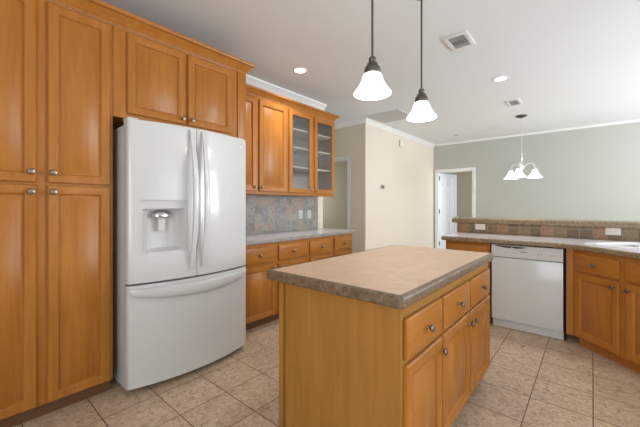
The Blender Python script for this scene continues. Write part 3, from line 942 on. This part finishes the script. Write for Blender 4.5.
# ------------------------------------------------------------------ dining chandelier
def chandelier():
    CXh, CYh = -0.912, 6.33
    r = thing('chandelier', 'three-arm chandelier with white glass shades hanging before the sage wall', 'chandelier', (CXh, CYh, CZ))
    zb = 1.725-CZ
    obj('canopy', lathe(B(), [(0, -0.045), (0.02, -0.04), (0.085, -0.012), (0.09, -0.0005), (0, -0.0005)], None, 24), BRONZE, r)
    bm = B()
    zt = -0.04; zend = zb+0.42; n = 22
    for i in range(n):     # chain of small links
        z = zt+(zend-zt)*(i+0.5)/n; L = (zt-zend)/n*0.75
        pts = []
        for k in range(9):
            an = 2*PI*k/8
            o = 0.008*math.cos(an); zz = z+L*math.sin(an)*0.8
            pts.append((o, 0, zz) if i % 2 else (0, o, zz))
        tube(bm, pts, 0.0028, 6)
    obj('chain', bm, SATIN, r)
    obj('hub', lathe(B(), [(0, 0.42), (0.012, 0.415), (0.014, 0.36), (0.022, 0.34), (0.012, 0.31), (0.014, 0.25), (0.03, 0.22), (0.034, 0.18), (0.02, 0.13), (0.012, 0.10), (0.016, 0.08), (0, 0.06)], Matrix.Translation((0, 0, zb)), 20), SATIN, r)
    for k in range(3):
        an = 2*PI*k/3+math.radians(27)
        c, s = math.cos(an), math.sin(an)
        pts = []
        for (rr_, z) in ((0.02, 0.17), (0.05, 0.20), (0.085, 0.235), (0.125, 0.25), (0.165, 0.24), (0.19, 0.215), (0.20, 0.19), (0.202, 0.155)):
            pts.append((c*rr_, s*rr_, zb+z))
        a = obj('arm', tube(B(), pts, 0.008, 8), SATIN, r)
        T = Matrix.Translation((c*0.202, s*0.202, zb))
        obj('shade_holder', lathe(B(), [(0, 0.170), (0.02, 0.168), (0.03, 0.150), (0.03, 0.138), (0, 0.136)], T, 16), SATIN, a)
        prof = [(0.028, 0.140), (0.038, 0.120), (0.050, 0.090), (0.068, 0.055), (0.092, 0.025), (0.112, 0.005), (0.114, 0.0)]
        inn = [(p-0.004, q_) for p, q_ in prof[::-1]]
        obj('lamp_shade', lathe(B(), prof+inn, T, 24, cap=False), SHADE2, a)
chandelier()

# ------------------------------------------------------------------ ceiling fittings
def downlight(label, x, y, lit=True):
    r = thing('recessed_light', label, 'ceiling light', (x, y, CZ), 0, 'recessed ceiling lights')
    obj('trim_ring', lathe(B(), [(0.062, -0.003), (0.066, -0.007), (0.082, -0.005), (0.088, -0.0005), (0.062, -0.0005)], None, 32, cap=False), TRIMW, r)
    if lit:
        l = bpy.data.lights.new('downlight_beam', 'AREA'); l.shape = 'DISK'; l.size = 0.11; l.energy = 6; l.color = (1, 0.97, 0.93); l.spread = math.radians(115)
        lo = bpy.data.objects.new('downlight_beam', l); COL.objects.link(lo); lo.parent = r; lo.location = (0, 0, -0.012)
    obj('lens', lathe(B(), [(0, -0.006), (0.045, -0.0055), (0.0615, -0.003), (0.0615, -0.0005), (0, -0.0005)], None, 32), LENS if lit else LENSOFF, r)
    return r
downlight('lit recessed ceiling light near the upper cabinets', -2.50, 2.59)
downlight('lit recessed ceiling light between the two ceiling vents', -0.84, 4.32)
downlight('unlit recessed ceiling light by the cream wall and sage wall', -2.22, 7.15, False)

def vent(label, cat, cx, cy, wx, wy, n, frame=0.035, lm=VENTM, name='ceiling_vent', fm=None):
    r = thing(name, label, cat, (cx, cy, CZ), 0)
    bm = B()
    for (a, b, c, d) in ((-wx, wx, -wy, -wy+frame), (-wx, wx, wy-frame, wy), (-wx, -wx+frame, -wy+frame, wy-frame), (wx-frame, wx, -wy+frame, wy-frame)):
        box(bm, a, b, c, d, -0.010, -0.0005, 0.002)
    obj('frame', bm, fm or TRIMW, r)
    obj('duct_shade', box(B(), -wx+frame, wx-frame, -wy+frame, wy-frame, -0.0022, -0.0006), DARKV, r)  # thin dark sheet painting the shade inside the duct opening
    bm = B()
    ix, iy = wx-frame, wy-frame
    return r, bm, ix, iy
# vent A: multi-way register
rA, bm, ix, iy = vent('square multi-way ceiling vent nearest the pendants', 'vent', -0.935, 3.085, 0.105, 0.150, 0)
for k in range(4): box(bm, -ix, ix, -iy+0.008+k*0.018, -iy+0.013+k*0.018, -0.009, -0.0024)
for k in range(7): box(bm, -ix+0.004+k*0.0205, -ix+0.010+k*0.0205, -iy+0.085, iy-0.055, -0.009, -0.0024)
for k in range(3): box(bm, -ix, ix, iy-0.045+k*0.016, iy-0.040+k*0.016, -0.009, -0.0024)
box(bm, -ix, ix, -iy+0.076, -iy+0.084, -0.0095, -0.0024); box(bm, -ix, ix, iy-0.055, iy-0.048, -0.0095, -0.0024)
obj('louvres', bm, VENTM, rA)
rB, bm, ix, iy = vent('small rectangular ceiling vent in front of the chandelier canopy', 'vent', -0.875, 5.44, 0.090, 0.160, 0)
for k in range(12): box(bm, -ix, ix, -iy+0.008+k*0.021, -iy+0.016+k*0.021, -0.009, -0.0024)
obj('louvres', bm, VENTM, rB)
rC, bm, ix, iy = vent('large grey return-air grille in the ceiling beside the cream wall', 'vent', -2.62, 4.93, 0.30, 0.30, 0, 0.03, name='return_grille', fm=GRILM)
for k in range(26): box(bm, -ix, ix, -iy+0.005+k*0.0206, -iy+0.0195+k*0.0206, -0.009, -0.0024)
obj('louvres', bm, GRILM, rC)

# ------------------------------------------------------------------ fittings on the cream wall
t = thing('thermostat', 'small grey thermostat on the cream wall', 'thermostat', (CX+0.0045, 5.37, 1.61), R90)
obj('body', box(B(), -0.055, 0.055, -0.024, 0, -0.04, 0.04, 0.005), plain('thermostat_plastic', srgb(176, 170, 160), 0.45), t)
obj('screen', box(B(), -0.036, 0.020, -0.0255, -0.0242, -0.018, 0.022, 0.001), plain('thermostat_screen', srgb(84, 88, 82), 0.25), t)
t = thing('door_chime', 'white door chime box high on the cream wall', 'door chime', (CX+0.0045, 6.12, 2.545), R90)
obj('body', box(B(), -0.06, 0.06, -0.03, 0, -0.075, 0.075, 0.008), plain('chime_plastic', srgb(226, 222, 206), 0.45), t)
obj('side_grille', box(B(), -0.0615, -0.059, -0.025, -0.005, -0.055, 0.055), plain('chime_grille', srgb(186, 182, 166), 0.5), t)
